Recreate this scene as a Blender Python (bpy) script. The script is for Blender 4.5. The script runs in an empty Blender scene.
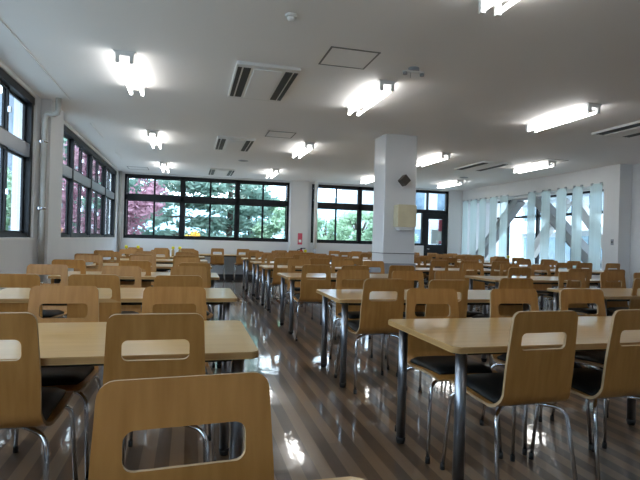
import bpy, bmesh, math, random
from mathutils import Vector, Matrix
random.seed(7)
scn = bpy.context.scene
COL = scn.collection
PI = math.pi

# ------------------------------------------------------------------ camera
F = 505.0
cam_data = bpy.data.cameras.new('camera')
cam = bpy.data.objects.new('camera', cam_data); COL.objects.link(cam)
cam_data.sensor_fit = 'HORIZONTAL'; cam_data.sensor_width = 36.0
cam_data.lens = F * 36.0 / 640.0
cam_data.clip_start = 0.02; cam_data.clip_end = 600
EYE = Vector((0, 0, 1.15))
_a = math.atan((320 - 190) / F); _p = 0.6 / F; _r = 0.027
_f = Vector((math.sin(_a) * math.cos(_p), math.cos(_a) * math.cos(_p), math.sin(_p)))
_r0 = Vector((math.cos(_a), -math.sin(_a), 0)); _u0 = _r0.cross(_f)
_rt = (_r0 * math.cos(_r) + _u0 * math.sin(_r)).normalized(); _up = _rt.cross(_f).normalized()
M = Matrix((_rt, _up, -_f)).transposed().to_4x4(); M.translation = EYE
cam.matrix_world = M
scn.camera = cam

# ------------------------------------------------------------------ world: bright overcast sky
w = bpy.data.worlds.new('sky'); scn.world = w; w.use_nodes = True
nt = w.node_tree; nt.nodes.clear()
wo = nt.nodes.new('ShaderNodeOutputWorld'); bg = nt.nodes.new('ShaderNodeBackground')
tc = nt.nodes.new('ShaderNodeTexCoord'); ns = nt.nodes.new('ShaderNodeTexNoise'); cr = nt.nodes.new('ShaderNodeValToRGB')
ns.inputs['Scale'].default_value = 3.0; ns.inputs['Detail'].default_value = 5
cr.color_ramp.elements[0].position = 0.38; cr.color_ramp.elements[0].color = (0.52, 0.74, 1.0, 1)
cr.color_ramp.elements[1].position = 0.56; cr.color_ramp.elements[1].color = (0.82, 0.91, 1.0, 1)
nt.links.new(tc.outputs['Generated'], ns.inputs['Vector']); nt.links.new(ns.outputs['Fac'], cr.inputs['Fac'])
nt.links.new(cr.outputs['Color'], bg.inputs['Color']); bg.inputs['Strength'].default_value = 6.2
nt.links.new(bg.outputs[0], wo.inputs['Surface'])
TUBE_STRENGTH = 13.5
scn.view_settings.view_transform = 'Standard'; scn.view_settings.look = 'None'
scn.view_settings.gamma = 1.0; scn.view_settings.use_curve_mapping = False
scn.view_settings.exposure = 0.22

# ------------------------------------------------------------------ materials
def mat(name, col, rough=0.6, metal=0.0, spec=0.5, coat=0.0, coat_r=0.05, emit=None, es=0.0):
    m = bpy.data.materials.new(name); m.use_nodes = True
    b = m.node_tree.nodes['Principled BSDF']
    b.inputs['Base Color'].default_value = (*col, 1); b.inputs['Roughness'].default_value = rough
    b.inputs['Metallic'].default_value = metal; b.inputs['Specular IOR Level'].default_value = spec
    b.inputs['Coat Weight'].default_value = coat; b.inputs['Coat Roughness'].default_value = coat_r
    if emit: b.inputs['Emission Color'].default_value = (*emit, 1); b.inputs['Emission Strength'].default_value = es
    return m
def add_noise(m, c1, c2, scale=(1, 1, 1), nscale=5, detail=4, lo=.35, hi=.65, rnd=False, bump=0.0):
    t = m.node_tree; b = t.nodes['Principled BSDF']
    tc = t.nodes.new('ShaderNodeTexCoord'); mp = t.nodes.new('ShaderNodeMapping'); n = t.nodes.new('ShaderNodeTexNoise'); r = t.nodes.new('ShaderNodeValToRGB')
    mp.inputs['Scale'].default_value = scale; n.inputs['Scale'].default_value = nscale; n.inputs['Detail'].default_value = detail
    r.color_ramp.elements[0].position = lo; r.color_ramp.elements[0].color = (*c1, 1)
    r.color_ramp.elements[1].position = hi; r.color_ramp.elements[1].color = (*c2, 1)
    t.links.new(tc.outputs['Object'], mp.inputs['Vector'])
    if rnd:
        oi = t.nodes.new('ShaderNodeObjectInfo'); mu = t.nodes.new('ShaderNodeMath'); mu.operation = 'MULTIPLY'; mu.inputs[1].default_value = 37
        t.links.new(oi.outputs['Random'], mu.inputs[0])
        cb = t.nodes.new('ShaderNodeCombineXYZ')
        for k in range(3): t.links.new(mu.outputs[0], cb.inputs[k])
        t.links.new(cb.outputs[0], mp.inputs['Location'])
    t.links.new(mp.outputs[0], n.inputs['Vector']); t.links.new(n.outputs['Fac'], r.inputs['Fac']); t.links.new(r.outputs['Color'], b.inputs['Base Color'])
    if bump:
        bp = t.nodes.new('ShaderNodeBump'); bp.inputs['Strength'].default_value = bump; bp.inputs['Distance'].default_value = .01
        t.links.new(n.outputs['Fac'], bp.inputs['Height']); t.links.new(bp.outputs[0], b.inputs['Normal'])
    return m
WOOD = (0.45, 0.23, 0.06)
m_chair = add_noise(mat('chair_plywood', WOOD, .42, coat=.15, coat_r=.3), (0.35, 0.155, 0.033), (0.44, 0.212, 0.056), (22, 22, 1.6), 1.6, 5, .3, .7, True)
m_edge = mat('plywood_edge', (0.36, 0.24, 0.13), .5)
m_pad = add_noise(mat('black_vinyl', (.012, .011, .011), .5, spec=.3), (.005, .005, .005), (.009, .009, .008), (1, 1, 1), 9)
m_chrome = add_noise(mat('chrome', (.62, .64, .68), .14, metal=1), (.55, .57, .61), (.66, .68, .72), (1, 1, 1), 4)
m_leg = add_noise(mat('satin_steel', (.28, .30, .34), .3, metal=1), (.24, .26, .30), (.31, .33, .37), (1, 1, 1), 4)
m_rubber = mat('black_rubber', (.015, .015, .016), .6)
m_table = add_noise(mat('table_laminate', (.62, .44, .25), .3, spec=.6, coat=.25, coat_r=.12), (.44, .268, .095), (.52, .33, .13), (1.2, 16, 16), 1.5, 4, .3, .7, True)
m_tedge = add_noise(mat('table_edge', (.38, .21, .08), .4), (.34, .19, .07), (.42, .24, .095), (2, 2, 20), 2)
m_wall = add_noise(mat('white_wall', (.72, .73, .74), .55), (.70, .71, .725), (.745, .75, .76), (1, 1, 1), 1.5)
m_ceil = add_noise(mat('ceiling_paint', (.86, .85, .85), .7), (.855, .845, .845), (.875, .865, .865), (1, 1, 1), .7)
m_tile = add_noise(mat('glossy_pillar', (.72, .72, .72), .16, spec=.5), (.70, .70, .705), (.74, .74, .745), (1, 1, 1), 1.3, bump=.03)
m_black = add_noise(mat('black_window_frame', (.01, .012, .016), .5, spec=.3), (.008, .009, .012), (.014, .016, .02), (1, 1, 1), 3)
m_greyframe = mat('transom_grey', (.25, .27, .31), .35)
m_white = add_noise(mat('white_paint', (.78, .78, .77), .4), (.75, .75, .74), (.80, .80, .79), (1, 1, 1), 2)
m_grey = add_noise(mat('grey_paint', (.33, .34, .36), .5), (.30, .31, .33), (.36, .37, .39), (1, 1, 1), 2)
m_brace = add_noise(mat('brace_steel', (.36, .37, .39), .5), (.33, .34, .36), (.40, .41, .43), (1, 1, 1), 2)
m_dark = mat('dark_slot', (.035, .036, .038), .6)
m_line = mat('hatch_joint', (.20, .20, .20), .6)
m_beige = add_noise(mat('beige_plastic', (.62, .55, .36), .5), (.59, .52, .34), (.65, .58, .39), (1, 1, 1), 6)
m_brown = mat('speaker_brown', (.06, .045, .035), .5)
m_yellow = mat('yellow_plastic', (.75, .68, .02), .4)
m_sauce = mat('brown_sauce_glass', (.40, .27, .10), .3)
m_red = mat('red_enamel', (.55, .02, .02), .3)
m_pink = mat('sign_red', (.65, .10, .16), .5)
m_paper = mat('paper_white', (.8, .8, .8), .6)
m_base = mat('dark_baseboard', (.05, .05, .055), .5)
m_tube = mat('tube_glow', (.9, .9, .9), .4, emit=(1.0, .985, .95), es=TUBE_STRENGTH)
m_pipe = add_noise(mat('pipe_paint', (.50, .49, .46), .45), (.46, .45, .43), (.53, .52, .49), (1, 1, 1), 5)

def floor_mat():
    m = bpy.data.materials.new('striped_vinyl_floor'); m.use_nodes = True; t = m.node_tree; b = t.nodes['Principled BSDF']
    N = t.nodes.new; L = t.links.new
    tc = N('ShaderNodeTexCoord'); sp = N('ShaderNodeSeparateXYZ'); L(tc.outputs['Object'], sp.inputs[0])
    def math_(op, a, bv=None):
        n = N('ShaderNodeMath'); n.operation = op
        for i, v in enumerate((a, bv)):
            if v is None: continue
            if isinstance(v, (int, float)): n.inputs[i].default_value = v
            else: L(v, n.inputs[i])
        return n.outputs[0]
    PW = 0.072
    ix = math_('FLOOR', math_('DIVIDE', sp.outputs[0], PW))
    par = math_('MODULO', math_('ADD', ix, 1000), 2)
    wn = N('ShaderNodeTexWhiteNoise'); wn.noise_dimensions = '2D'
    # plank ends staggered along the room
    off = math_('MULTIPLY', math_('MODULO', math_('ADD', ix, 1000), 3), .31)
    iy = math_('FLOOR', math_('DIVIDE', math_('ADD', sp.outputs[1], off), .92))
    cb = N('ShaderNodeCombineXYZ'); L(ix, cb.inputs[0]); L(iy, cb.inputs[1]); L(cb.outputs[0], wn.inputs['Vector'])
    mp = N('ShaderNodeMapping'); mp.inputs['Scale'].default_value = (60, 3, 1); L(tc.outputs['Object'], mp.inputs[0])
    n = N('ShaderNodeTexNoise'); n.inputs['Scale'].default_value = 1.2; n.inputs['Detail'].default_value = 4; L(mp.outputs[0], n.inputs['Vector'])
    v = math_('ADD', math_('ADD', math_('MULTIPLY', par, .62), math_('MULTIPLY', wn.outputs['Value'], .20)), math_('MULTIPLY', n.outputs['Fac'], .22))
    r = N('ShaderNodeValToRGB'); r.color_ramp.elements[0].position = .05; r.color_ramp.elements[0].color = (.052, .029, .016, 1)
    r.color_ramp.elements[1].position = 1.0; r.color_ramp.elements[1].color = (.24, .158, .097, 1)
    L(v, r.inputs['Fac']); L(r.outputs['Color'], b.inputs['Base Color'])
    n2 = N('ShaderNodeTexNoise'); n2.inputs['Scale'].default_value = 9; n2.inputs['Detail'].default_value = 3; L(tc.outputs['Object'], n2.inputs['Vector'])
    bp = N('ShaderNodeBump'); bp.inputs['Strength'].default_value = .10; bp.inputs['Distance'].default_value = .01; L(n2.outputs['Fac'], bp.inputs['Height'])
    L(bp.outputs[0], b.inputs['Normal']); L(bp.outputs[0], b.inputs['Coat Normal'])
    b.inputs['Roughness'].default_value = .30; b.inputs['Specular IOR Level'].default_value = .5
    b.inputs['Coat Weight'].default_value = 1.0; b.inputs['Coat Roughness'].default_value = .04; b.inputs['Coat IOR'].default_value = 1.6
    return m
m_floor = floor_mat()

def glass_mat(name, tint=(.93, .97, .98), refl=1.0):
    m = bpy.data.materials.new(name); m.use_nodes = True; t = m.node_tree; t.nodes.clear()
    o = t.nodes.new('ShaderNodeOutputMaterial'); mx = t.nodes.new('ShaderNodeMixShader'); fr = t.nodes.new('ShaderNodeFresnel'); fr.inputs['IOR'].default_value = 1.5
    a = t.nodes.new('ShaderNodeBsdfTransparent'); a.inputs[0].default_value = (*tint, 1); g = t.nodes.new('ShaderNodeBsdfGlossy'); g.inputs['Roughness'].default_value = .02
    ge = t.nodes.new('ShaderNodeNewGeometry'); mm = t.nodes.new('ShaderNodeMath'); mm.operation = 'SUBTRACT'; mm.inputs[0].default_value = 1.0; m3 = t.nodes.new('ShaderNodeMath'); m3.operation = 'MULTIPLY'
    t.links.new(ge.outputs['Backfacing'], mm.inputs[1]); t.links.new(mm.outputs[0], m3.inputs[0]); t.links.new(fr.outputs[0], m3.inputs[1]); t.links.new(m3.outputs[0], mx.inputs[0]); t.links.new(a.outputs[0], mx.inputs[1]); t.links.new(g.outputs[0], mx.inputs[2]); t.links.new(mx.outputs[0], o.inputs[0])
    return m
m_glass = glass_mat('window_glass')
def frost_mat():
    m = bpy.data.materials.new('frosted_green_panel'); m.use_nodes = True; t = m.node_tree; t.nodes.clear()
    o = t.nodes.new('ShaderNodeOutputMaterial'); m1 = t.nodes.new('ShaderNodeMixShader'); m2 = t.nodes.new('ShaderNodeMixShader')
    tr = t.nodes.new('ShaderNodeBsdfTransparent'); tr.inputs[0].default_value = (.92, .98, .98, 1)
    tl = t.nodes.new('ShaderNodeBsdfTranslucent'); tl.inputs[0].default_value = (.88, .96, .955, 1)
    df = t.nodes.new('ShaderNodeBsdfDiffuse'); df.inputs[0].default_value = (.80, .90, .89, 1)
    tc = t.nodes.new('ShaderNodeTexCoord'); wv = t.nodes.new('ShaderNodeTexNoise'); mp = t.nodes.new('ShaderNodeMapping'); mp.inputs['Scale'].default_value = (1, 9, .3)
    t.links.new(tc.outputs['Object'], mp.inputs[0]); t.links.new(mp.outputs[0], wv.inputs['Vector']); wv.inputs['Scale'].default_value = 2
    mr = t.nodes.new('ShaderNodeMapRange'); mr.inputs['To Min'].default_value = .3; mr.inputs['To Max'].default_value = .5
    t.links.new(wv.outputs['Fac'], mr.inputs['Value']); t.links.new(mr.outputs[0], m2.inputs[0])
    m1.inputs[0].default_value = .35
    t.links.new(tl.outputs[0], m1.inputs[1]); t.links.new(df.outputs[0], m1.inputs[2])
    t.links.new(m1.outputs[0], m2.inputs[1]); t.links.new(tr.outputs[0], m2.inputs[2]); t.links.new(m2.outputs[0], o.inputs[0])
    return m
m_frost = frost_mat()
def leaf_mat(name, c1, c2):
    m = bpy.data.materials.new(name); m.use_nodes = True; t = m.node_tree; t.nodes.clear()
    o = t.nodes.new('ShaderNodeOutputMaterial'); mx = t.nodes.new('ShaderNodeMixShader'); d = t.nodes.new('ShaderNodeBsdfDiffuse'); l = t.nodes.new('ShaderNodeBsdfTranslucent')
    tc = t.nodes.new('ShaderNodeTexCoord'); n = t.nodes.new('ShaderNodeTexNoise'); n.inputs['Scale'].default_value = 1.3; n.inputs['Detail'].default_value = 6; r = t.nodes.new('ShaderNodeValToRGB')
    r.color_ramp.elements[0].position = .35; r.color_ramp.elements[0].color = (*c1, 1); r.color_ramp.elements[1].position = .65; r.color_ramp.elements[1].color = (*c2, 1)
    t.links.new(tc.outputs['Object'], n.inputs['Vector']); t.links.new(n.outputs['Fac'], r.inputs['Fac'])
    t.links.new(r.outputs[0], d.inputs[0]); t.links.new(r.outputs[0], l.inputs[0]); mx.inputs[0].default_value = .4
    t.links.new(d.outputs[0], mx.inputs[1]); t.links.new(l.outputs[0], mx.inputs[2]); t.links.new(mx.outputs[0], o.inputs[0])
    return m
m_pine = leaf_mat('pine_leaves', (.17, .27, .23), (.33, .46, .38))  # needle greens lightened and greyed, outdoor haze put into the colour
m_bush = leaf_mat('bush_leaves', (.26, .40, .27), (.45, .60, .42))  # paler greens, the same haze mixed into the leaf colour
m_maple = leaf_mat('maple_leaves', (.34, .17, .22), (.50, .30, .36))  # reds desaturated to carry the outdoor haze in the colour
m_orange = leaf_mat('orange_leaves', (.75, .35, .05), (.85, .65, .15))
m_bark = add_noise(mat('bark', (.10, .08, .065), .9), (.08, .06, .05), (.15, .12, .10), (3, 3, 1), 4)
m_ground = add_noise(mat('asphalt_ground', (.35, .36, .36), .9), (.32, .34, .33), (.42, .43, .42), (1, 1, 1), .6)
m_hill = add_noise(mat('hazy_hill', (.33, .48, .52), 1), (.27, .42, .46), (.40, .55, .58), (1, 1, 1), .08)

# ------------------------------------------------------------------ mesh helpers
def box(bm, x0, y0, z0, x1, y1, z1, mi=0):
    vs = [bm.verts.new(p) for p in ((x0, y0, z0), (x1, y0, z0), (x1, y1, z0), (x0, y1, z0), (x0, y0, z1), (x1, y0, z1), (x1, y1, z1), (x0, y1, z1))]
    for f in ((0, 3, 2, 1), (4, 5, 6, 7), (0, 1, 5, 4), (1, 2, 6, 5), (2, 3, 7, 6), (3, 0, 4, 7)):
        fc = bm.faces.new([vs[i] for i in f]); fc.material_index = mi
    return vs
def tube(bm, pts, rad, seg=10, cap=True, mi=0):
    pts = [Vector(p) for p in pts]; rr = rad if isinstance(rad, (list, tuple)) else [rad] * len(pts)
    t0 = (pts[1] - pts[0]).normalized(); ref = Vector((0, 0, 1)) if abs(t0.z) < .9 else Vector((1, 0, 0)); nrm = t0.cross(ref).normalized(); rings = []
    for i, p in enumerate(pts):
        if i == 0: t = t0
        elif i == len(pts) - 1: t = (pts[i] - pts[i - 1]).normalized()
        else: t = ((pts[i] - pts[i - 1]).normalized() + (pts[i + 1] - pts[i]).normalized()).normalized()
        nrm = (nrm - t * nrm.dot(t)).normalized(); bi = t.cross(nrm)
        rings.append([bm.verts.new(p + (nrm * math.cos(2 * PI * k / seg) + bi * math.sin(2 * PI * k / seg)) * rr[i]) for k in range(seg)])
    for a, b in zip(rings, rings[1:]):
        for k in range(seg):
            f = bm.faces.new((a[k], a[(k + 1) % seg], b[(k + 1) % seg], b[k])); f.smooth = True; f.material_index = mi
    if cap: bm.faces.new(rings[0][::-1]).material_index = mi; bm.faces.new(rings[-1]).material_index = mi
def rrect(x0, x1, y0, y1, r, n=5):
    out = []
    for cx, cy, a0 in ((x1 - r, y0 + r, -90), (x1 - r, y1 - r, 0), (x0 + r, y1 - r, 90), (x0 + r, y0 + r, 180)):
        for k in range(n + 1):
            a = math.radians(a0 + 90 * k / n); out.append((cx + r * math.cos(a), cy + r * math.sin(a)))
    return out
def prism(bm, poly, z0, z1, mi=0, mi_side=None, axis='z'):
    def P(a, b, c): return (a, b, c) if axis == 'z' else ((c, a, b) if axis == 'x' else (a, c, b))
    lo = [bm.verts.new(P(x, y, z0)) for x, y in poly]; hi = [bm.verts.new(P(x, y, z1)) for x, y in poly]
    f = bm.faces.new(hi); f.material_index = mi; f = bm.faces.new(lo[::-1]); f.material_index = mi
    n = len(poly)
    for i in range(n):
        f = bm.faces.new((lo[i], lo[(i + 1) % n], hi[(i + 1) % n], hi[i])); f.material_index = mi if mi_side is None else mi_side
def obj(name, bm, mats, parent=None, loc=None, fix=True):
    if fix: bmesh.ops.recalc_face_normals(bm, faces=bm.faces)
    me = bpy.data.meshes.new(name); bm.to_mesh(me); bm.free()
    for m in (mats if isinstance(mats, (list, tuple)) else [mats]): me.materials.append(m)
    o = bpy.data.objects.new(name, me); COL.objects.link(o)
    if parent: o.parent = parent
    if loc: o.location = loc
    return o
def tag(o, label, cat, group=None):
    o['label'] = label; o['category'] = cat
    if group: o['group'] = group
    return o
def thing(name, label, cat, loc=(0, 0, 0), rz=0, group=None):
    o = bpy.data.objects.new(name, None); COL.objects.link(o); o.empty_display_size = .1
    o.location = loc; o.rotation_euler = (0, 0, rz); return tag(o, label, cat, group)
def struct(name, bm, m, parent=None):
    o = obj(name, bm, m, parent)
    if parent is None: o['kind'] = 'structure'
    return o
def sempty(name):
    o = bpy.data.objects.new(name, None); COL.objects.link(o); o['kind'] = 'structure'; return o
def bxo(name, b, m, parent=None):
    bm = bmesh.new(); box(bm, *b); return obj(name, bm, m, parent)
def copy_tree(o, parent=None):
    c = o.copy(); COL.objects.link(c); c.parent = parent
    for ch in list(o.children): copy_tree(ch, c)
    return c

# ------------------------------------------------------------------ room shell
XL, XR, YN, YF, ZC = -1.9, 8.45, -3.0, 14.6, 2.88
bm = bmesh.new(); box(bm, XL - .3, YN - .2, -.1, 10.2, YF + .3, 0); struct('floor', bm, m_floor)
bm = bmesh.new(); box(bm, XL - .3, YN - .2, ZC, 10.2, YF + .3, ZC + .2); struct('ceiling', bm, m_ceil)
# left wall with two long windows
SZ0, SZ1 = 1.08, 2.83
LW = [(-2.2, 7.0), (7.9, 14.2)]
def wall_with_holes_x(name, x0, x1, y0, y1, holes, m):
    bm = bmesh.new(); holes = sorted(holes); cur = y0
    for a, b, z0, z1 in holes:
        if a > cur: box(bm, x0, cur, 0, x1, a, ZC)
        if z0 > 0: box(bm, x0, a, 0, x1, b, z0)
        if z1 < ZC: box(bm, x0, a, z1, x1, b, ZC)
        cur = b
    if cur < y1: box(bm, x0, cur, 0, x1, y1, ZC)
    return struct(name, bm, m)
wall_with_holes_x('wall_left', XL - .25, XL, YN, YF + .25, [(a, b, SZ0, SZ1) for a, b in LW], m_wall)
# far wall
bm = bmesh.new(); cur = XL
FW = [(-1.76, 2.8, SZ0, SZ1), (3.47, 6.5, SZ0, SZ1)]
for a, b, z0, z1 in FW:
    box(bm, cur, YF, 0, a, YF + .25, ZC); box(bm, a, YF, 0, b, YF + .25, z0); box(bm, a, YF, z1, b, YF + .25, ZC); cur = b
box(bm, 6.5, YF, 0, 7.14, YF + .25, SZ0); box(bm, 6.5, YF, SZ1, 7.98, YF + .25, ZC); box(bm, 7.98, YF, 0, XR + .1, YF + .25, ZC)
struct('wall_far', bm, m_wall)
bm = bmesh.new(); box(bm, XL - .25, YN - .2, 0, 10.2, YN, ZC); struct('wall_near', bm, m_wall)
# right wall : opening with braces
OP = (8.86, 14.8 - .25, .70, 2.50)
wall_with_holes_x('wall_right', XR, XR + .16, 8.45, YF, [OP], m_wall)
bm = bmesh.new(); box(bm, XR + .16, 8.45, 0, XR + .30, 8.62, ZC); box(bm, XR + .30, YN, 0, XR + .45, 8.62, ZC); struct('wall_right_return', bm, m_wall)
bm = bmesh.new(); box(bm, XR + .12, 7.62, 0, XR + .3, 7.7, ZC); struct('trim_1', bm, m_wall)
# outer side of the passage behind the brace opening
bm = bmesh.new(); box(bm, 9.9, 8.5, 0, 10.1, 15, .45); box(bm, 9.9, 8.5, 2.62, 10.1, 15, ZC); box(bm, XR + .45, 8.3, 0, 10.1, 8.5, ZC); box(bm, XR + .16, 14.95, 0, 10.1, 15.1, ZC); struct('wall_passage', bm, m_wall)
wp = sempty('window_6')
bm = bmesh.new()
for y in (8.55, 10.0, 11.45, 12.9, 14.35): box(bm, 9.94, y - .045, .45, 10.02, y + .045, 2.62)
for z in (.47, 2.05, 2.60): box(bm, 9.94, 8.5, z - .035, 10.02, 14.9, z + .035)
obj('window_frame', bm, m_black, wp)
bxo('pane', (9.975, 8.5, .45, 9.985, 14.9, 2.62), m_glass, wp)
# baseboards
bm = bmesh.new(); box(bm, XL, YF - .015, 0, 7.1, YF, .12); struct('baseboard_far', bm, m_base)
bm = bmesh.new(); box(bm, XL, YN, 0, XL + .015, YF, .09); struct('baseboard_left', bm, m_base)
bm = bmesh.new(); box(bm, XR - .015, 8.45, 0, XR, YF, .09); struct('baseboard_right', bm, m_base)
# left column
bm = bmesh.new(); box(bm, XL, 7.2, 0, XL + .12, 7.87, ZC); struct('wall_left_column', bm, m_wall)
bm = bmesh.new(); box(bm, 2.82, YF - .12, 0, 3.36, YF, ZC); struct('wall_far_column', bm, m_wall)
# thin ceiling track lines along left side
for n, (a, b) in enumerate(((3.5, 7.1), (8.5, 9.9), (11.2, 12.3))):
    bm = bmesh.new(); box(bm, -1.55, a, ZC - .012, -1.535, b, ZC); struct('trim_%d' % (n + 2), bm, m_white)

# windows ------------------------------------------------------------
def window_far(name, x0, x1, bays, upper_only=()):
    r = sempty(name); y0, y1 = YF + .04, YF + .13
    bm = bmesh.new(); fw = .055
    box(bm, x0, y0, SZ0, x1, y1, SZ0 + .07); box(bm, x0, y0, SZ1 - .08, x1, y1, SZ1); box(bm, x0, y0, 2.13, x1, y1, 2.27)
    for i, x in enumerate(bays):
        h = .03 if i in (0, len(bays) - 1) else .045
        box(bm, x - h, y0, SZ0, x + h, y1, SZ1)
    obj('window_frame', bm, m_black, r)
    for a, b in zip(bays, bays[1:]):
        for z0, z1 in ((SZ0 + .07, 2.13), (2.27, SZ1 - .08)):
            m_ = (a + b) / 2
            bm = bmesh.new()
            for (p, q, yo) in ((a + .04, m_ + .025, .0), (m_ - .025, b - .04, .025)):
                yy = y0 + .02 + yo
                box(bm, p, yy, z0, p + .03, yy + .02, z1); box(bm, q - .03, yy, z0, q, yy + .02, z1); box(bm, p, yy, z0, q, yy + .02, z0 + .03); box(bm, p, yy, z1 - .03, q, yy + .02, z1)
            sash = obj('sliding_sash', bm, m_black, r)
            bm = bmesh.new(); box(bm, a + .06, y0 + .045, z0 + .02, b - .06, y0 + .05, z1 - .02); obj('pane', bm, m_glass, sash)
            bm = bmesh.new(); box(bm, m_ - .018, y0 - .0, (z0 * .6 + z1 * .4), m_ + .018, y0 + .02, (z0 * .6 + z1 * .4) + .05); obj('latch', bm, m_black, sash)
    return r
window_far('window_1', -1.76, 2.8, [-1.73, -.23, 1.29, 2.77])
window_far('window_2', 3.47, 6.5, [3.5, 5.0, 6.47])
r = sempty('window_3')
bm = bmesh.new(); y0, y1 = YF + .04, YF + .13
for b in ((6.5, SZ0, 6.56, SZ1), (6.5, SZ1 - .08, 7.98, SZ1), (6.5, 2.1, 7.98, 2.22), (7.9, 2.1, 7.98, SZ1), (7.24, 2.2, 7.29, SZ1), (6.5, SZ0, 7.14, SZ0 + .07), (7.08, SZ0, 7.14, 2.1)):
    box(bm, b[0], y0, b[1], b[2], y1, b[3])
obj('window_frame', bm, m_black, r)
bxo('pane', (6.54, y0 + .045, SZ0 + .05, 7.12, y0 + .05, 2.12), m_glass, r); bxo('pane', (6.54, y0 + .045, 2.2, 7.95, y0 + .05, SZ1 - .04), m_glass, r)
# door to outside
r = sempty('door_1')
bm = bmesh.new(); box(bm, 7.14, y0, 0, 7.2, y1, 2.1); box(bm, 7.92, y0, 0, 7.98, y1, 2.1); obj('door_frame', bm, m_black, r)
bm = bmesh.new()
for b in ((7.2, 0, 7.32, 2.1), (7.80, 0, 7.92, 2.1), (7.32, 0, 7.80, 1.12), (7.32, 1.93, 7.80, 2.1)): box(bm, b[0], y0 + .02, b[1], b[2], y0 + .06, b[3])
obj('door_leaf', bm, m_black, r)
bxo('pane', (7.31, y0 + .04, 1.1, 7.81, y0 + .045, 1.95), m_glass, r)
bm = bmesh.new(); tube(bm, [(7.26, y0 - .03, .98), (7.36, y0 - .03, .98)], .012); tube(bm, [(7.27, y0 + .03, .98), (7.27, y0 - .03, .98)], .012); obj('door_handle', bm, m_chrome, r)
nb = thing('notice_poster', 'white notice with red blocks behind the glass of the black door', 'poster', (0, 0, 0))
bxo('paper', (7.44, y0 + .062, 1.14, 7.80, y0 + .064, 1.6), m_paper, nb)
bm = bmesh.new(); box(bm, 7.68, y0 + .052, 1.55, 7.80, y0 + .056, 1.92); obj('red_panel', bm, m_pink, nb)
bm = bmesh.new(); box(bm, 7.70, y0 + .052, 1.14, 7.79, y0 + .056, 1.24); obj('red_panel', bm, m_pink, nb)

def window_left(name, y0, y1, bays):
    r = sempty(name); xa, xb = XL - .13, XL - .04; bm = bmesh.new()
    box(bm, xa, y0, SZ0, xb, y1, SZ0 + .06); box(bm, xa, y0, SZ1 - .09, xb + .02, y1, SZ1)
    for i, y in enumerate(bays): box(bm, xa, y - .04, SZ0, xb + .01, y + .04, SZ1)
    obj('window_frame', bm, m_black, r)
    bm = bmesh.new(); box(bm, xa, y0, 2.08, xb, y1, 2.24); obj('transom', bm, m_greyframe, r)
    for a, b in zip(bays, bays[1:]):
        for z0, z1 in ((SZ0 + .06, 2.08), (2.24, SZ1 - .09)):
            m_ = (a + b) / 2; bm = bmesh.new()
            for (p, q, xo) in ((a + .04, m_ + .03, .0), (m_ - .03, b - .04, .03)):
                xx = xb - .045 - xo
                box(bm, xx, p, z0, xx + .022, p + .045, z1); box(bm, xx, q - .045, z0, xx + .022, q, z1); box(bm, xx, p, z0, xx + .022, q, z0 + .03); box(bm, xx, p, z1 - .03, xx + .022, q, z1)
            s = obj('sliding_sash', bm, m_black, r)
            bm = bmesh.new(); box(bm, xb - .06, a + .06, z0 + .02, xb - .055, b - .06, z1 - .02); obj('pane', bm, m_glass, s)
            bm = bmesh.new(); box(bm, xb - .02, m_ - .02, z0 + (z1 - z0) * .45, xb + .005, m_ + .02, z0 + (z1 - z0) * .45 + .06); obj('latch', bm, m_chrome, s)
    bm = bmesh.new(); box(bm, xb, y0, SZ0 - .015, XL + .02, y1, SZ0 + .012); obj('window_sill', bm, m_white, r)
window_left('window_4', -2.2, 7.0, [-2.16, -.63, .9, 2.43, 3.95, 5.45, 6.96])
window_left('window_5', 7.9, 14.2, [7.94, 9.28, 10.93, 12.66, 14.16])

# ------------------------------------------------------------------ pillar
bm = bmesh.new(); prism(bm, rrect(2.97, 3.52, 7.52, 8.02, .02, 3), 0.0, ZC); struct('wall_pillar', bm, m_tile)
bm = bmesh.new(); box(bm, 2.96, 7.51, .97, 3.53, 8.03, .985); struct('trim_5', bm, m_line)
bm = bmesh.new(); box(bm, 2.955, 7.505, 0.0, 3.535, 8.035, .82); struct('trim_6', bm, m_grey)
sp = thing('corner_speaker', 'dark diamond shaped speaker high on the white square pillar', 'speaker', (3.27, 7.52, 2.14))
bm = bmesh.new(); a = .09; prism(bm, [(0, -a), (a * .95, 0), (0, a), (-a * .95, 0)], -.15, 0, axis='y'); obj('cabinet', bm, m_brown, sp)
bm = bmesh.new(); a = .13; prism(bm, [(0, -a), (a * .8, 0), (0, a), (-a * .8, 0)], -.012, -.002, axis='y'); obj('wall_bracket', bm, m_white, sp)
pd = thing('towel_dispenser', 'cream paper towel box mounted on the square pillar below the speaker', 'dispenser', (3.29, 7.52, 1.36))
bm = bmesh.new(); prism(bm, rrect(-.155, .155, .04, .39, .02), -.19, 0, axis='y'); obj('casing', bm, m_beige, pd)
bm = bmesh.new(); prism(bm, [(-.14, .04), (.14, .04), (.10, -.01), (-.10, -.01)], -.16, -.01, axis='y'); obj('tray', bm, m_white, pd)

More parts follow.
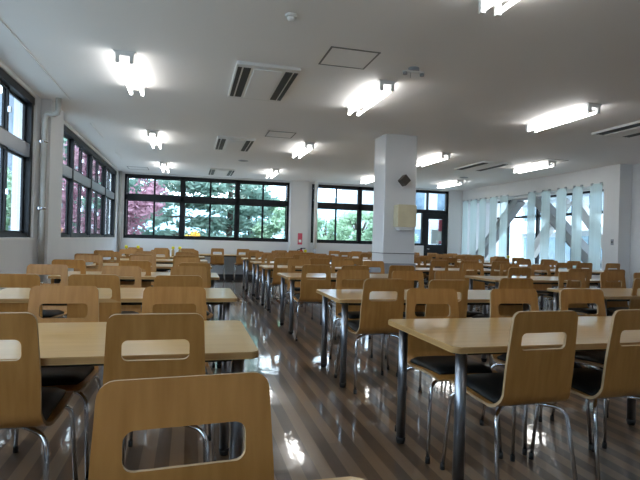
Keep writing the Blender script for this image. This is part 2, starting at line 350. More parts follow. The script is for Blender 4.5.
# ------------------------------------------------------------------ pipes
bm = bmesh.new(); tube(bm, [(-1.825, 7.1, 0), (-1.825, 7.1, 2.60), (-1.815, 7.1, 2.65), (-1.79, 7.1, 2.67), (-1.72, 7.1, 2.67), (-1.685, 7.1, 2.69), (-1.675, 7.1, 2.74), (-1.675, 7.1, ZC)], .035, 12)
pp = thing('drain_pipe', 'grey painted drain pipe with a jog beside the left column', 'pipe', (0, 0, 0)); obj('pipe_run', bm, m_pipe, pp)
for z in (.5, 1.45, 2.3):
    bm = bmesh.new(); tube(bm, [(-1.825, 7.1, z), (-1.825, 7.1, z + .03)], .041, 12); box(bm, -1.9, 7.09, z, -1.86, 7.11, z + .03); obj('clamp', bm, m_chrome, pp)
bm = bmesh.new(); tube(bm, [(-1.845, 14.5, .1), (-1.845, 14.5, ZC)], .035, 10)
tag(obj('corner_pipe', bm, m_pipe), 'pale vertical pipe in the far left corner of the room', 'pipe')
vp = thing('service_pipe', 'white vertical pipe in front of the second far window', 'pipe', (3.56, 14.42, 0))
bm = bmesh.new(); tube(bm, [(0, 0, .9), (0, 0, ZC)], .055, 12); obj('upper_pipe', bm, m_white, vp)
bm = bmesh.new(); tube(bm, [(0, 0, 0), (0, 0, .9)], .05, 12); obj('lower_pipe', bm, m_grey, vp)
# fire extinguisher + sign
fe = thing('fire_extinguisher', 'red fire extinguisher standing by the far wall under its red sign', 'fire extinguisher', (3.14, 14.36, .44))
bm = bmesh.new(); tube(bm, [(0, 0, 0), (0, 0, .34), (0, 0, .40), (0, 0, .43)], [.085, .085, .05, .025], 14); obj('cylinder', bm, m_red, fe)
bm = bmesh.new(); tube(bm, [(0, 0, .42), (0, 0, .47)], .022, 8); box(bm, -.02, -.015, .46, .12, .015, .485); obj('valve_lever', bm, m_black, fe)
bm = bmesh.new(); tube(bm, [(-.02, 0, .45), (-.11, 0, .42), (-.13, 0, .3), (-.11, 0, .12)], .012, 8); obj('hose', bm, m_rubber, fe)
st = thing('extinguisher_stand', 'low grey stand holding the red fire extinguisher at the far wall', 'stand', (3.14, 14.36, 0))
bxo('post', (-.03, -.03, .02, .03, .03, .42), m_grey, st); bxo('base_plate', (-.12, -.1, 0, .12, .1, .02), m_grey, st); bxo('shelf_plate', (-.11, -.1, .42, .11, .1, .438), m_grey, st)
es = thing('extinguisher_sign', 'small red sign above the fire extinguisher on the far wall', 'sign', (3.12, YF - .121, 1.02))
bxo('board', (-.065, -.012, 0, .065, 0, .33), m_pink, es); bxo('white_symbol', (-.04, -.015, .06, .04, -.012, .14), m_paper, es)

# ------------------------------------------------------------------ ceiling lights
def make_light():
    t = thing('fluorescent_light', '', 'ceiling light')
    bm = bmesh.new(); L2 = .59
    prism(bm, [(-.11, ZC - .0), (-.045, ZC - .045), (.045, ZC - .045), (.11, ZC)], -L2, L2, axis='y'); obj('housing', bm, m_white, t)
    for s in (-1, 1):
        bm = bmesh.new(); tube(bm, [(s * .062, -L2 + .04, ZC - .09), (s * .062, L2 - .04, ZC - .09)], .0155, 12); obj('tube', bm, m_tube, t)
        for e in (-1, 1):
            bm = bmesh.new(); box(bm, s * .062 - .018, e * (L2 - .02) - .018, ZC - .11, s * .062 + .018, e * (L2 - .02) + .018, ZC - .02); obj('lamp_holder', bm, m_white, t)
    return t
# objects are placed by moving the root; z stays 0 since the fixture is built at ceiling height
lt = make_light()
rown = ['nearest', 'second', 'third', 'farthest']; coln = ['window-side', 'aisle', 'pillar-side', 'right-hand']
first = True
for ci, x in enumerate((-.64, 2.0, 4.66, 7.02)):
    for ri, y in enumerate((2.58, 5.64, 9.27, 12.85)):
        if ri == 0 and ci != 1: continue
        if ci == 3 and ri == 1: continue
        o = lt if first else copy_tree(lt); first = False
        o.location = (x, y, 0); o['group'] = 'twin tube ceiling lights'
        o['label'] = 'glowing twin tube ceiling light, %s row from camera, %s column' % (rown[ri], coln[ci])
# lights behind / outside frame that light the near part of the room
for x, y in ((-.63, 2.27), (4.72, 2.27), (2.03, -1.2), (7.12, 5.53)):
    o = copy_tree(lt); o.location = (x, y, 0); o['group'] = 'twin tube ceiling lights'
    o['label'] = {(-.63, 2.27): 'twin tube ceiling light above the nearest left table, overhead out of view', (4.72, 2.27): 'twin tube ceiling light over the nearest tables on the far right', (2.03, -1.2): 'twin tube ceiling light over the aisle behind the camera', (7.12, 5.53): 'twin tube ceiling light by the right wall, out of view'}[(x, y)]

# ------------------------------------------------------------------ ceiling cassettes
def make_ac(w=.64, d=1.22):
    t = thing('ceiling_air_conditioner', '', 'air conditioner'); z = ZC
    bm = bmesh.new()
    prism(bm, rrect(-w / 2, w / 2, -d / 2, d / 2, .02, 3), z - .03, z); obj('panel', bm, m_white, t)
    bm = bmesh.new(); box(bm, -w * .22, -d * .43, z - .042, w * .22, d * .43, z - .03); obj('intake_grille', bm, m_ceil, t)
    for s in (-1, 1):
        bm = bmesh.new()
        box(bm, s * w * .33 - .036, -d * .43, z - .036, s * w * .33 + .036, d * .43, z - .03); box(bm, s * w * .445 - .02, -d * .43, z - .036, s * w * .445 + .02, d * .43, z - .03)
        obj('air_slot', bm, m_dark, t)
    return t
ac = make_ac()
for k, (x, y, lab) in enumerate(((.72, 5.58, 'white two-slot ceiling cassette air conditioner nearest the camera'), (.73, 9.35, 'two-slot ceiling air conditioner, second along the aisle'),
        (.74, 13.4, 'two-slot ceiling air conditioner nearest the far windows'), (6.12, 5.75, 'ceiling air conditioner cut by the right photo edge'), (6.12, 9.8, 'ceiling air conditioner before the frosted panels'))):
    o = ac if k == 0 else copy_tree(ac); o.location = (x, y, 0); o['label'] = lab; o['group'] = 'ceiling air conditioners'
def hatch(x0, x1, y0, y1, lab):
    t = thing('ceiling_hatch', lab, 'hatch', (0, 0, 0), 0, 'ceiling access hatches')
    bm = bmesh.new(); z = ZC
    for b in ((x0, y0, x1, y0 + .016), (x0, y1 - .016, x1, y1), (x0, y0, x0 + .016, y1), (x1 - .016, y0, x1, y1)): box(bm, b[0], b[1], z - .006, b[2], b[3], z)
    obj('hatch_rim', bm, m_line, t)
    bxo('hatch_panel', (x0 + .016, y0 + .016, z - .003, x1 - .016, y1 - .016, z), m_ceil, t)
hatch(1.17, 1.64, 4.33, 4.8, 'square grey-rimmed ceiling hatch nearest the camera')
hatch(1.17, 1.62, 8.0, 8.46, 'square ceiling hatch beside the second air conditioner')
hatch(-1.58, -1.08, 13.45, 13.95, 'faint ceiling hatch near the far left window corner')
hatch(6.75, 7.25, 8.5, 9.0, 'faint ceiling hatch above the right hand wall opening')
def detector(x, y, r, h, lab, m=m_white):
    t = thing('smoke_detector', lab, 'smoke detector', (x, y, ZC))
    bm = bmesh.new(); tube(bm, [(0, 0, 0), (0, 0, -h * .35)], r, 20); obj('base', bm, m, t)
    bm = bmesh.new(); tube(bm, [(0, 0, -h * .35), (0, 0, -h * .8), (0, 0, -h)], [r * .75, r * .65, r * .3], 20); obj('sensor_head', bm, m, t)
detector(.71, 3.83, .045, .05, 'small round white smoke detector near the top of the photo')
detector(1.1, 11.3, .11, .02, 'flat dark round ceiling vent before the farthest air conditioner', m_grey)
detector(6.8, 11.7, .11, .02, 'flat dark round ceiling vent before the frosted panels', m_grey)
em = thing('emergency_lamp', 'grey ceiling bracket with two small lamps before the square pillar', 'lamp', (2.10, 4.62, ZC))
bm = bmesh.new(); tube(bm, [(0, 0, 0), (0, 0, -.03)], .055, 18); obj('mount', bm, m_grey, em)
bm = bmesh.new(); box(bm, -.11, -.02, -.045, .11, .02, -.03); obj('cross_bar', bm, m_white, em)
for s in (-1, 1):
    bm = bmesh.new(); tube(bm, [(s * .09, 0, -.045), (s * .09, 0, -.07)], .022, 12); obj('lamp_head', bm, m_grey, em)
bm = bmesh.new(); tube(bm, [(-.03, 0, -.04), (-.035, 0, -.10)], .003, 6); obj('pull_cord', bm, m_grey, em)

# ------------------------------------------------------------------ frosted panels and braces on the right
YP = [(8.87, 9.20), (9.42, 9.72), (9.92, 10.24), (10.46, 10.77), (11.0, 11.3), (12.14, 12.5), (12.65, 13.0), (13.2, 13.55), (13.7, 14.05), (14.2, 14.5)]
ordn = ['first', 'second', 'third', 'fourth', 'fifth', 'sixth', 'seventh', 'eighth', 'ninth', 'tenth']
for i, (a, b) in enumerate(YP):
    t = thing('frosted_panel', 'tall pale green frosted strip panel, %s from the right of ten' % ordn[i], 'panel', (XR - .03, (a + b) / 2, .60), 0, 'frosted strip panels in the right wall opening')
    h = (b - a) / 2; bm = bmesh.new(); box(bm, -.004, -h, 0, .004, h, 1.93); obj('sheet', bm, m_frost, t)
    for s in (-1, 1):
        bm = bmesh.new(); box(bm, -.015, s * (h - .04) - .018, 1.90, .03, s * (h - .04) + .018, 1.95); obj('clip', bm, m_grey, t)
def bar(y0, z0, y1, z1, wd, x0, x1):
    d = Vector((y1 - y0, z1 - z0)).normalized(); n = Vector((-d.y, d.x)) * wd / 2
    return [(y0 + n.x, z0 + n.y), (y0 - n.x, z0 - n.y), (y1 - n.x, z1 - n.y), (y1 + n.x, z1 + n.y)], x0, x1
for (pts, lab) in ((((12.1, 2.43), (14.1, .72)), 'grey diagonal steel brace leaning left behind the frosted panels'), (((11.4, 2.43), (9.3, .72)), 'grey diagonal steel brace leaning right behind the frosted panels')):
    t = thing('steel_brace', lab, 'brace', (0, 0, 0))
    (y0, z0), (y1, z1) = pts
    p, xa, xb = bar(y0, z0, y1, z1, .21, 8.66, 8.86); bm = bmesh.new(); prism(bm, p, xa, xb, axis='x'); obj('beam', bm, m_brace, t)
    for s in (-1, 1):
        d = Vector((y1 - y0, z1 - z0)).normalized(); n = Vector((-d.y, d.x)) * .105 * s
        p, xa, xb = bar(y0 + n.x, z0 + n.y, y1 + n.x, z1 + n.y, .022, 8.63, 8.89); bm = bmesh.new(); prism(bm, p, xa, xb, axis='x'); obj('flange', bm, m_brace, t)
tp = thing('brace_top_plate', 'grey horizontal steel plate joining both braces at their top', 'plate', (0, 0, 0))
bm = bmesh.new(); box(bm, 8.64, 11.2, 2.40, 8.88, 12.3, 2.49); obj('plate', bm, m_brace, tp)
bm = bmesh.new(); box(bm, 8.62, 8.87, 2.44, 8.66, 14.5, 2.49); obj('rail', bm, m_white, tp)
for (pts, lab) in ((((11.5, 2.4), (12.9, .9)), 'white outer diagonal brace on the left, by the passage window'), (((11.2, 2.4), (9.8, .9)), 'white outer diagonal brace on the right, by the passage window')):
    (y0, z0), (y1, z1) = pts; p, xa, xb = bar(y0, z0, y1, z1, .24, 9.70, 9.88); bm = bmesh.new(); prism(bm, p, xa, xb, axis='x'); tag(obj('outer_brace', bm, m_white), lab, 'brace')

# ------------------------------------------------------------------ chair
def chair_shell():
    bm = bmesh.new()
    # centre-line profile, top of the backrest to the seat front (y, z)
    pts = [(-.250, .870), (-.203, .500)]
    c = (-.203, .500); d0 = math.atan2(-.37, .047)
    y, z = c; ang = d0; n = 9; arc = math.radians(82) ; stp = .115 / n
    for k in range(n):
        ang += arc / n; y += math.cos(ang) * stp; z += math.sin(ang) * stp; pts.append((y, z))
    y0_, z0_ = pts[-1]
    for dy, dz in ((.09, .006), (.19, .016), (.275, .022), (.325, .017), (.355, .0)): pts.append((y0_ + dy, z0_ + dz))
    S = [0]
    for a, b in zip(pts, pts[1:]): S.append(S[-1] + math.dist(a, b))
    V1 = S[1]
    def hw(v):
        if v < V1: return .168 + .010 * v / V1
        return .178 + .022 * min(1, (v - V1) / .14)
    def P(u, v, off=0):
        i = 0
        while i < len(S) - 2 and v > S[i + 1]: i += 1
        f = (v - S[i]) / (S[i + 1] - S[i])
        a, b = pts[i], pts[i + 1]; y = a[0] + (b[0] - a[0]) * f; z = a[1] + (b[1] - a[1]) * f
        ta = (pts[min(i + 1, len(pts) - 1)][0] - pts[max(i - 1, 0)][0], pts[min(i + 1, len(pts) - 1)][1] - pts[max(i - 1, 0)][1])
        tb = (pts[min(i + 2, len(pts) - 1)][0] - pts[i][0], pts[min(i + 2, len(pts) - 1)][1] - pts[i][1])
        if i == 0: ta = tb = (b[0] - a[0], b[1] - a[1])
        t = Vector((ta[0] * (1 - f) + tb[0] * f, ta[1] * (1 - f) + tb[1] * f)).normalized()
        nn = Vector((-t.y, t.x))      # towards the sitter
        return (u, y + nn.x * off, z + nn.y * off)
    # ring around slot
    n = 5; rc = .034
    hole = rrect(-.118, .118, .095, .172, .022, n)
    cells_u = [-1, -.5, 0, .5, 1]
    top_r = rrect(-.168, .168, 0, V1, rc, n)
    outer = []
    for i, (u, v) in enumerate(top_r):
        outer.append((u, v))
    # lower corners of outer must be square (they continue down)
    m = n + 1
    # rrect order: (x1,y0) corner, (x1,y1), (x0,y1), (x0,y0); y grows downward here
    for k in range(m):
        f = k / n; outer[m + k] = (hw(V1) if k <= n // 2 else hw(V1) * (1 - .5 * (k - n // 2) / (n - n // 2)), V1 * .62 + V1 * .38 * min(1, k / (n // 2))) if k <= n // 2 else (hw(V1) * (1 - .45 * (k - n // 2) / (n - n // 2)), V1)
        u, v = outer[m + k]; outer[m + m + (n - k)] = (-u, v)
    def side(off):
        H = [bm.verts.new(P(u, v, off)) for u, v in hole]; O = [bm.verts.new(P(u, v, off)) for u, v in outer]
        return H, O
    T = .0065
    layers = []
    for off in (T, -T):
        H, O = side(off)
        N_ = len(H); fs = []
        for i in range(N_): fs.append((H[i], H[(i + 1) % N_], O[(i + 1) % N_], O[i]))
        # strip below: columns follow the V1 points of outer
        vi = [i for i, (u, v) in enumerate(outer) if abs(v - V1) < 1e-6]
        vi.sort(key=lambda i: outer[i][0]); us = [outer[i][0] / hw(V1) for i in vi]
        rows = [[O[i] for i in vi]]
        for s_i in range(2, len(S)):
            v = S[s_i]; h = hw(v)
            if s_i == len(S) - 1: h -= .03
            elif s_i == len(S) - 2: h -= .008
            rows.append([bm.verts.new(P(h * q, v, off)) for q in us])
        for a, b in zip(rows, rows[1:]):
            for k in range(len(us) - 1): fs.append((a[k], a[k + 1], b[k + 1], b[k]))
        for f in fs:
            try: fc = bm.faces.new(f); fc.smooth = True; fc.material_index = 0
            except ValueError: pass
        # outer boundary loop
        top = [O[i] for i in range(len(O)) if i not in vi]
        # ordered boundary: start lower right V1 vertex, up & round top to lower left, down strip left, front, up right
        idx_r = vi[-1]; idx_l = vi[0]
        loop = [O[(idx_l + k) % len(O)] for k in range((idx_r - idx_l) % len(O) + 1)]
        loop += [r[-1] for r in rows[1:]] + rows[-1][::-1][1:] + [r[0] for r in rows[-2:0:-1]]
        layers.append((H, loop))
    for A, B in zip(layers[0], layers[1]):
        for i in range(len(A)):
            j = (i + 1) % len(A)
            try:
                fc = bm.faces.new((A[i], A[j], B[j], B[i])); fc.material_index = 1
                for e in fc.edges:
                    pass
            except ValueError: pass
    bmesh.ops.recalc_face_normals(bm, faces=bm.faces)
    for e in bm.edges:
        if len(e.link_faces) == 2 and e.link_faces[0].material_index != e.link_faces[1].material_index: e.smooth = False
    return bm, pts
def make_chair():
    t = thing('dining_chair', '', 'chair')
    bm, pts = chair_shell(); obj('seat_shell', bm, [m_chair, m_edge], t, fix=False)
    # cushion following the seat
    bm = bmesh.new(); prof = [(p[0], p[1]) for p in pts[7:-1]]
    nu = 8; rows = []
    for j, (y, z) in enumerate(prof):
        edge = min(j, len(prof) - 1 - j); th = (.012 if edge == 0 else .030 if edge == 1 else .034)
        row = []
        for k in range(nu + 1):
            q = -1 + 2 * k / nu; h = .172 - (.018 if edge == 0 else 0)
            tt = th * (0.35 if abs(q) == 1 else 1 - .12 * q * q)
            row.append((q * h, y, z, tt))
        rows.append(row)
    top = [[bm.verts.new((x, y, z + .0075 + tt)) for x, y, z, tt in r] for r in rows]; bot = [[bm.verts.new((x, y, z + .0075)) for x, y, z, tt in r] for r in rows]
    for L, flip in ((top, 0), (bot, 1)):
        for a, b in zip(L, L[1:]):
            for k in range(nu): f = bm.faces.new((a[k], a[k + 1], b[k + 1], b[k])); f.smooth = True
    lt_ = [r[0] for r in top] + top[-1][1:] + [r[-1] for r in top[-2::-1]] + top[0][-2:0:-1]
    lb_ = [r[0] for r in bot] + bot[-1][1:] + [r[-1] for r in bot[-2::-1]] + bot[0][-2:0:-1]
    for i in range(len(lt_)):
        j = (i + 1) % len(lt_); f = bm.faces.new((lt_[i], lt_[j], lb_[j], lb_[i])); f.smooth = True
    obj('seat_pad', bm, m_pad, t)
    zs = min(p[1] for p in pts) - .012
    bm = bmesh.new(); box(bm, -.07, -.11, zs - .008, .07, .15, zs + .004); obj('mounting_plate', bm, m_leg, t)
    for sx in (-1, 1):
        for sy in (-1, 1):
            ye = -.155 if sy < 0 else .165; yf = -.235 if sy < 0 else .215
            bm = bmesh.new()
            P0 = Vector((sx * .05, .02 + sy * .07, zs - .012)); P1 = Vector((sx * .165, ye, zs - .012)); P2 = Vector((sx * .212, yf, .012))
            c = Vector((sx * .19, ye + sy * .02, zs - .018))
            path = [P0, P0.lerp(P1, .7)]
            for k in range(1, 6):
                s = k / 6; A = P0.lerp(P1, .78); B = c.lerp(P2, .14)
                path.append(A * (1 - s) ** 2 + c * 2 * s * (1 - s) + B * s * s)
            path += [c.lerp(P2, .2), P2]
            tube(bm, path, .0095, 10); lg = obj('leg', bm, m_chrome, t)
            bm = bmesh.new(); tube(bm, [P2 + Vector((0, 0, -.012)), P2 + Vector((0, 0, .02))], .0125, 10); obj('foot_cap', bm, m_rubber, lg)
    return t

# ------------------------------------------------------------------ table
TL, TD, TZ = 1.78, .79, .70
def make_table():
    t = thing('dining_table', '', 'table')
    bm = bmesh.new(); prism(bm, rrect(-TL / 2, TL / 2, -TD / 2, TD / 2, .03, 5), TZ - .028, TZ, 0, 1)
    bmesh.ops.bevel(bm, geom=[e for e in bm.edges if abs(e.verts[0].co.z - e.verts[1].co.z) < 1e-5], offset=.004, segments=2, affect='EDGES')
    obj('tabletop', bm, [m_table, m_tedge], t)
    bm = bmesh.new(); z0, z1 = TZ - .062, TZ - .028
    for s in (-1, 1): box(bm, -.80, s * .27 - .012, z0, .80, s * .27 + .012, z1)
    for s in (-1, 1): box(bm, s * .80 - .012, -.27, z0, s * .80 + .012, .27, z1)
    obj('under_frame', bm, m_rubber, t)
    for sx in (-1, 1):
        for sy in (-1, 1):
            x, y = sx * (TL / 2 - .075), sy * (TD / 2 - .075)
            bm = bmesh.new(); tube(bm, [(x, y, .035), (x, y, TZ - .028)], .026, 18); lg = obj('leg', bm, m_leg, t)
            bm = bmesh.new(); tube(bm, [(x, y, 0), (x, y, .02), (x, y, .035)], [.022, .027, .027], 16); obj('foot_cap', bm, m_rubber, lg)
    return t

chair0 = make_chair(); table0 = make_table(); used = {'c': 0, 't': 0}
def put_chair(x, ytop, facing, label, rz=0.0):
    """ytop: y of the top of the backrest. facing 'away' = back towards the camera."""
    o = chair0 if used['c'] == 0 else copy_tree(chair0); used['c'] += 1
    if facing == 'away': o.location = (x, ytop + .25, 0); o.rotation_euler = (0, 0, rz)
    else: o.location = (x, ytop - .25, 0); o.rotation_euler = (0, 0, PI + rz)
    o['label'] = label; o['category'] = 'chair'; o['group'] = 'plywood dining chairs'
def put_table(x0, y0, label, rz=0.0):
    o = table0 if used['t'] == 0 else copy_tree(table0); used['t'] += 1
    o.location = (x0 + TL / 2, y0 + TD / 2, 0); o.rotation_euler = (0, 0, rz)
    o['label'] = label; o['category'] = 'table'; o['group'] = 'long wooden dining tables'
ORD = ['nearest', 'second', 'third', 'fourth', 'fifth', 'sixth', 'seventh', 'eighth']
SEAT = ['left', 'middle', 'right']
BL = {'L': 'window-side', 'B': 'aisle-side', 'C': 'centre-right', 'D': 'far-right'}
rnd = random.Random(3)
# (block, x of left end, [(front y, rz, N chairs [(x, ytop)], F chairs)])
def J(a): return rnd.uniform(-a, a)
rowsL = [(.13, .0, [], [(None, None), (None, None), (.022, 1.05, .08)], 0),
         (2.01, .0, [None, (-.675, 1.97), (-.11, 1.91)], [(-1.22, 2.98), (-.64, 2.97), (-.07, 2.94)], -.06),
         (3.83, .0, [(-1.14, 3.82), (-.63, 3.82), (-.08, 3.79)], [(-1.24, 5.02), (-.60, 4.90), (.01, 5.02)], .02),
         (5.85, .0, [(-1.27, 6.0), (-.60, 6.0), (.06, 5.68)], [(-1.30, 7.35), (-.63, 7.45), (-.02, 7.05)], 0),
         (7.85, .0, [(-1.45, 7.95), (-.70, 8.0), (-.07, 7.8)], [(-1.3, 9.1), (-.75, 9.05), (-.05, 8.95)], 0),
         (9.75, .0, [(-1.5, 9.8), (-.80, 9.8), (-.07, 9.65)], [(-1.2, 10.9), (-.6, 10.85), (.02, 10.9)], 0),
         (11.6, .0, [(-1.15, 11.5), (-.6, 11.6), (-.02, 11.5)], [(-1.25, 12.75), (-.65, 12.7), (-.05, 12.75)], 0)]
rowsB = [(1.98, .0, [(1.50, 1.88), (2.04, 1.9), None], [(1.455, 2.87), (2.04, 2.87), (2.56, 2.86)], 0),
         (3.72, -.02, [(1.44, 3.62), (1.97, 3.57), (2.76, 3.83)], [(1.56, 4.74), (2.12, 4.68), (2.62, 4.75)], 0),
         (5.98, .0, [(1.42, 5.62), (1.88, 5.62), (2.55, 5.8)], [(1.55, 7.15), (2.15, 7.0), (2.65, 7.05)], .02),
         (7.98, .0, [(1.45, 7.85), (2.0, 7.8), (2.6, 7.9)], [(1.5, 8.95), (2.1, 8.95), (2.7, 8.9)], .04),
         (9.5, .0, [(1.5, 9.6), (2.1, 9.55), (2.62, 9.6)], [(1.5, 10.55), (2.15, 10.6), (2.7, 10.5)], .06),
         (11.25, .0, [(1.45, 11.3), (2.05, 11.2), (2.6, 11.25)], [(1.5, 12.35), (2.1, 12.3), (2.6, 12.35)], .05),
         (13.1, .0, [(2.3, 13.0), (2.7, 13.1)], [], .9)]
def fill(block, x0, rows, rn=0):
    for i, (y, rz, N_, F_, dx) in enumerate(rows):
        k = i + rn; put_table(x0 + dx, y, 'long wooden dining table, %s row from camera in the %s column' % (ORD[k], BL[block]), rz)
        for side, lst in (('near', N_), ('far', F_)):
            for s, c in enumerate(lst):
                if c is None or c[0] is None: continue
                nm = 'plywood chair, %s side, %s seat, %s table of the %s column' % (side, SEAT[s], ORD[k], BL[block])
                put_chair(c[0], c[1], 'away' if side == 'near' else 'to', nm, c[2] if len(c) > 2 else J(.05))
fill('L', -1.44, rowsL)
fill('B', 1.13, rowsB)
def reg(x0, ys, skip=()):
    out = []
    for y in ys:
        N_ = [(x0 + .3 + s * .57 + J(.06), y - .08 + J(.1)) for s in range(3)]
        F_ = [(x0 + .3 + s * .57 + J(.06), y + TD + .16 + J(.1)) for s in range(3)]
        out.append((y, J(.02), N_, F_, J(.04)))
    return out
regC = reg(3.76, (3.92, 5.85, 7.8, 9.6, 11.3, 12.95))
regC[0] = (3.92, .01, [(4.30, 3.95), None, None], [(4.21, 4.86), (4.80, 4.88), (5.3, 4.9)], 0)
regC[1] = (5.78, .0, [(4.15, 5.7), (5.04, 5.65), (5.56, 5.6)], [(4.1, 6.75), (4.7, 6.7), (5.3, 6.78)], .1)
fill('C', 3.76, regC, 1)
fill('D', 6.25, reg(6.25, (7.9, 9.7, 11.4, 13.0)), 3)
# tables along the far wall with chairs
put_table(.16, 13.72, 'wooden dining table against the far wall at the end of the aisle')
put_chair(.72, 13.72, 'away', 'plywood chair, left one at the far wall table closing the aisle')
put_chair(1.40, 13.72, 'away', 'plywood chair, right one at the far wall table closing the aisle')
if True:
    put_table(3.75 - .1, 13.79 - .0, 'wooden dining table against the far wall below the second window') if False else None

# condiment bottles with yellow caps on far tables
bt = thing('sauce_bottle', '', 'bottle')
bm = bmesh.new(); tube(bm, [(0, 0, 0), (0, 0, .13), (0, 0, .155), (0, 0, .165)], [.032, .032, .018, .014], 12); obj('bottle_body', bm, m_sauce, bt)
bm = bmesh.new(); tube(bm, [(0, 0, .165), (0, 0, .215), (0, 0, .225)], [.034, .034, .028], 12); obj('cap', bm, m_yellow, bt)
BT = [(-1.37, 12.0, 'yellow-capped bottle, leftmost, on the sixth window-side table'), (-1.13, 12.1, 'yellow-capped bottle beside the leftmost one near the far left window'),
      (-.37, 12.1, 'left yellow-capped bottle of the pair before the first far window'), (-.22, 12.1, 'right yellow-capped bottle of the pair before the first far window'),
      (2.66, 11.7, 'yellow-capped bottle near the far fire extinguisher'), (5.0, 11.7, 'yellow-capped bottle on a table in front of the black door'), (7.05, 10.1, 'yellow-capped bottle in front of the frosted panels')]
for k, (x, y, lab) in enumerate(BT):
    o = bt if k == 0 else copy_tree(bt); o.location = (x, y, TZ); o['label'] = lab; o['group'] = 'yellow-capped bottles on the tables'
# wall switches
for k, (y, lab) in enumerate(((8.6, 'small switch plate on the white wall right of the frosted panels'),)):
    sw = thing('light_switch', lab, 'switch', (XR, y, 1.22)); bxo('plate', (-.008, -.035, 0, 0, .035, .12), m_greyframe, sw); bxo('rocker', (-.013, -.015, .04, -.008, .015, .08), m_dark, sw)

# ------------------------------------------------------------------ outdoors
bm = bmesh.new(); box(bm, -90, -60, -.45, 120, 260, -.3); struct('ground', bm, m_ground)
def hill(name, x, y, w_, d, h, lab, m):
    bm = bmesh.new(); nx, ny = 40, 10; rows = []; rr = random.Random(int(x * 7 + y))
    ph = [rr.uniform(0, 6) for _ in range(6)]
    for j in range(ny + 1):
        row = []
        for i in range(nx + 1):
            u = i / nx; v = j / ny
            zz = h * math.sin(PI * v) ** .8 * (math.sin(PI * u) ** .6 if 0 < u < 1 else 0) * (.75 + .13 * math.sin(5 * u + ph[0]) + .08 * math.sin(13 * u + ph[1] + v * 4) + .03 * math.sin(31 * u + ph[2]))
            row.append(bm.verts.new((x + (u - .5) * w_, y + (v - .5) * d, -.4 + zz)))
        rows.append(row)
    for a, b in zip(rows, rows[1:]):
        for k in range(nx): f = bm.faces.new((a[k], a[k + 1], b[k + 1], b[k])); f.smooth = True
    tag(obj(name, bm, m), lab, 'hill')
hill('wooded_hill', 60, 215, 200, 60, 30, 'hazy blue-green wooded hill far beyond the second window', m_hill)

def cluster_tree(name, lab, x, y, h, spread, m, n=4200, leaf=.16, style='round', z0=.6, seed=1, cat='tree', trunk=.16, group=None):
    rr = random.Random(seed); t = thing(name, lab, cat, (x, y, -.3), 0, group)
    bm = bmesh.new(); tube(bm, [(0, 0, 0), (.08, .05, h * .35), (-.05, .08, h * .7), (0, 0, h * .93)], [trunk, trunk * .75, trunk * .45, .03], 8)
    cl = []
    if style == 'pine':
        nl = int(h / .75)
        for i in range(nl):
            f = i / (nl - 1); z = z0 + (h - z0) * f; R = spread * (1 - f) ** .6 * rr.uniform(.75, 1.1) + .3
            for k in range(rr.randint(4, 6)):
                a = rr.uniform(0, 2 * PI)
                for q in (.35, .65, .95):
                    cl.append((Vector((math.cos(a) * R * q, math.sin(a) * R * q, z - .25 * q + rr.uniform(-.12, .12))), Vector((.62, .62, .24)) * rr.uniform(.7, 1.15)))
                tube(bm, [(0, 0, z), (math.cos(a) * R * .9, math.sin(a) * R * .9, z - .22)], [.05, .012], 5)
    else:
        for i in range(46):
            a = rr.uniform(0, 2 * PI); b = rr.uniform(-.9, 1); q = rr.uniform(.35, 1) ** .6; hz = (h - z0) / 2
            R = spread * math.sqrt(max(0, 1 - b * b * .9)) * q; p = Vector((math.cos(a) * R, math.sin(a) * R, z0 + hz + hz * b * .85))
            cl.append((p, Vector((.55, .55, .42)) * rr.uniform(.7, 1.2) * (spread / 2.2)))
            if i % 3 == 0: tube(bm, [(0, 0, min(h * .8, max(.3, p.z * .6))), tuple(p)], [.045, .012], 5)
    obj('trunk', bm, m_bark, t)
    bm = bmesh.new()
    for i in range(n):
        c, e = cl[i % len(cl)]; p = c + Vector((rr.gauss(0, .5) * e.x, rr.gauss(0, .5) * e.y, rr.gauss(0, .5) * e.z))
        ax = Vector((rr.gauss(0, 1), rr.gauss(0, 1), rr.gauss(0, .6))).normalized(); bx_ = ax.orthogonal().normalized(); s = leaf * rr.uniform(.6, 1.3)
        q = [p + ax * s, p + bx_ * s * .45, p - ax * s, p - bx_ * s * .45]
        bm.faces.new([bm.verts.new(v) for v in q])
    obj('foliage', bm, m, t, fix=False)
    return t
cluster_tree('red_maple_tree', 'pinkish red maple tree outside the far left window', -2.9, 19.5, 4.9, 1.9, m_maple, 6500, .12, 'round', .4, 3)
cluster_tree('red_maple_tree', 'red maple tree outside the left wall windows', -7.2, 13.5, 3.3, 1.7, m_maple, 5000, .13, 'round', .2, 5)
PN = 'pine trees outside'
cluster_tree('pine_tree', 'dark pine right behind the red maple, outside the far window', -.4, 22.5, 8.5, 2.4, m_pine, 7000, .17, 'pine', .8, 11, group=PN)
cluster_tree('pine_tree', 'dark pine outside the middle of the first far window', 1.7, 23.5, 8.5, 2.5, m_pine, 6500, .17, 'pine', .7, 12, group=PN)
cluster_tree('pine_tree', 'rightmost pine outside the first far window', 2.9, 26, 4.6, 1.8, m_pine, 5000, .17, 'pine', .6, 13, group=PN)
cluster_tree('leafy_tree', 'light green round tree at the right end of the first far window', 4.25, 21.8, 3.15, 1.4, m_bush, 6500, .11, 'round', .2, 21)
cluster_tree('leafy_tree', 'light green bushy tree outside the second far window, right of the pipe', 5.9, 21.8, 2.55, 1.1, m_bush, 5000, .10, 'round', .0, 22)
cluster_tree('leafy_tree', 'darker green bushy tree in the middle of the second far window', 7.7, 22.5, 3.0, 1.35, m_bush, 5500, .10, 'round', .0, 23)
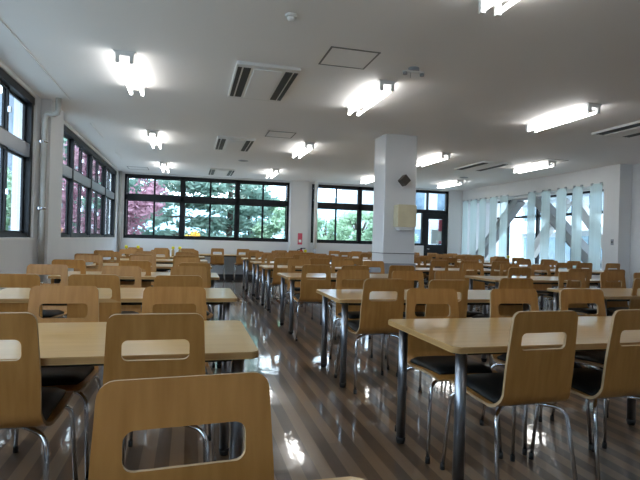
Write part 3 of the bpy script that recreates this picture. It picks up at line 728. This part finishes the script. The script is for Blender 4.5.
cluster_tree('leafy_tree', 'green shrub outside right of the square pillar beside the door', 9.7, 21.8, 2.3, .8, m_bush, 2500, .10, 'round', .0, 24)
cluster_tree('orange_shrub', 'low orange and yellow shrub outside under the far pines', .1, 18.6, 1.65, .62, m_orange, 2200, .08, 'round', .0, 31, 'shrub', .05)
cluster_tree('leafy_tree', 'green tree outside the left windows beyond the column', -7.5, 20.5, 4, 1.9, m_bush, 5000, .15, 'round', .2, 25)
cluster_tree('leafy_tree', 'green tree outside the nearest left window', -9.5, 8.5, 4.2, 2.0, m_bush, 5000, .15, 'round', .2, 26)
cluster_tree('pine_tree', 'pine tree outside the left wall windows', -5.6, 27, 7.5, 2.2, m_pine, 5000, .17, 'pine', .6, 14, group=PN)
cluster_tree('pine_tree', 'pine behind the red maple at the left edge of the far window', -2.9, 24.5, 8.3, 2.3, m_pine, 6500, .17, 'pine', .8, 15, group=PN)
# parked car seen low through the far window
car = thing('parked_car', 'pale parked car half hidden behind the far window sill', 'car', (2.7, 20.6, -.3), 0)
bm = bmesh.new(); prism(bm, [(-1.9, .3), (1.9, .3), (1.95, .75), (1.2, .9), (.7, 1.42), (-.9, 1.45), (-1.6, .95), (-1.95, .85)], -.8, .8, axis='y'); obj('body', bm, m_white, car)
bm = bmesh.new(); prism(bm, [(1.05, .92), (.62, 1.36), (-.82, 1.38), (-1.4, .95)], -.81, .81, axis='y'); obj('side_glass', bm, m_sauce, car)
for x in (-1.25, 1.25):
    for y in (-.72, .72):
        bm = bmesh.new(); tube(bm, [(x, y - .1, .32), (x, y + .1, .32)], .32, 20); obj('wheel', bm, m_rubber, car)
# buildings
m_bld = add_noise(mat('pale_facade', (.42, .45, .48), .8), (.39, .42, .45), (.46, .49, .52), (1, 1, 1), .7)
m_bglass = add_noise(mat('blue_window_glass', (.10, .16, .22), .15), (.08, .13, .18), (.18, .25, .32), (1, 1, 1), 1.2)
b1 = thing('white_building', 'white building at the right of the second far window', 'building', (14.6, 32, -.3))
bxo('wall', (-3.2, 0, 0, 5, 6, 6.0), m_bld, b1)
for k in range(3):
    for j in range(2): bxo('window', (-2.4 + k * 2.2, -.05, 1.2 + j * 2.6, -1.2 + k * 2.2, 0, 2.4 + j * 2.6), m_bglass, b1)
b2 = thing('balcony_building', 'white building with balconies seen through the frosted panel opening', 'building', (26, 26, -.3), -.35)
bxo('wall', (.5, -22, 0, 9, 22, 9.5), m_bld, b2)
for j in range(3):
    z = j * 3.0
    for k in range(13): bxo('window', (.42, -21 + k * 3.3, z + .3, .5, -18.7 + k * 3.3, z + 2.3), m_bglass, b2)
    bxo('balcony_slab', (-.9, -22, z + 2.65, .5, 22, z + 2.85), m_white, b2)
    bxo('balcony_parapet', (-.95, -22, z + 2.85, -.85, 22, z + 3.75), m_white, b2)

m_gfac = add_noise(mat('grey_blue_facade', (.17, .20, .24), .8), (.15, .18, .22), (.20, .23, .27), (1, 1, 1), .7)
b3 = thing('grey_building', 'grey-blue building seen at a slant through the nearest left window', 'building', (-15, 33, -.3))
bxo('wall', (-8, 0, 0, 7.4, 6, 9.5), m_gfac, b3)
for j in range(3):
    for k in range(6): bxo('window', (-7.2 + k * 2.4, -.05, 1.0 + j * 3, -5.8 + k * 2.4, 0, 2.5 + j * 3), m_bglass, b3)
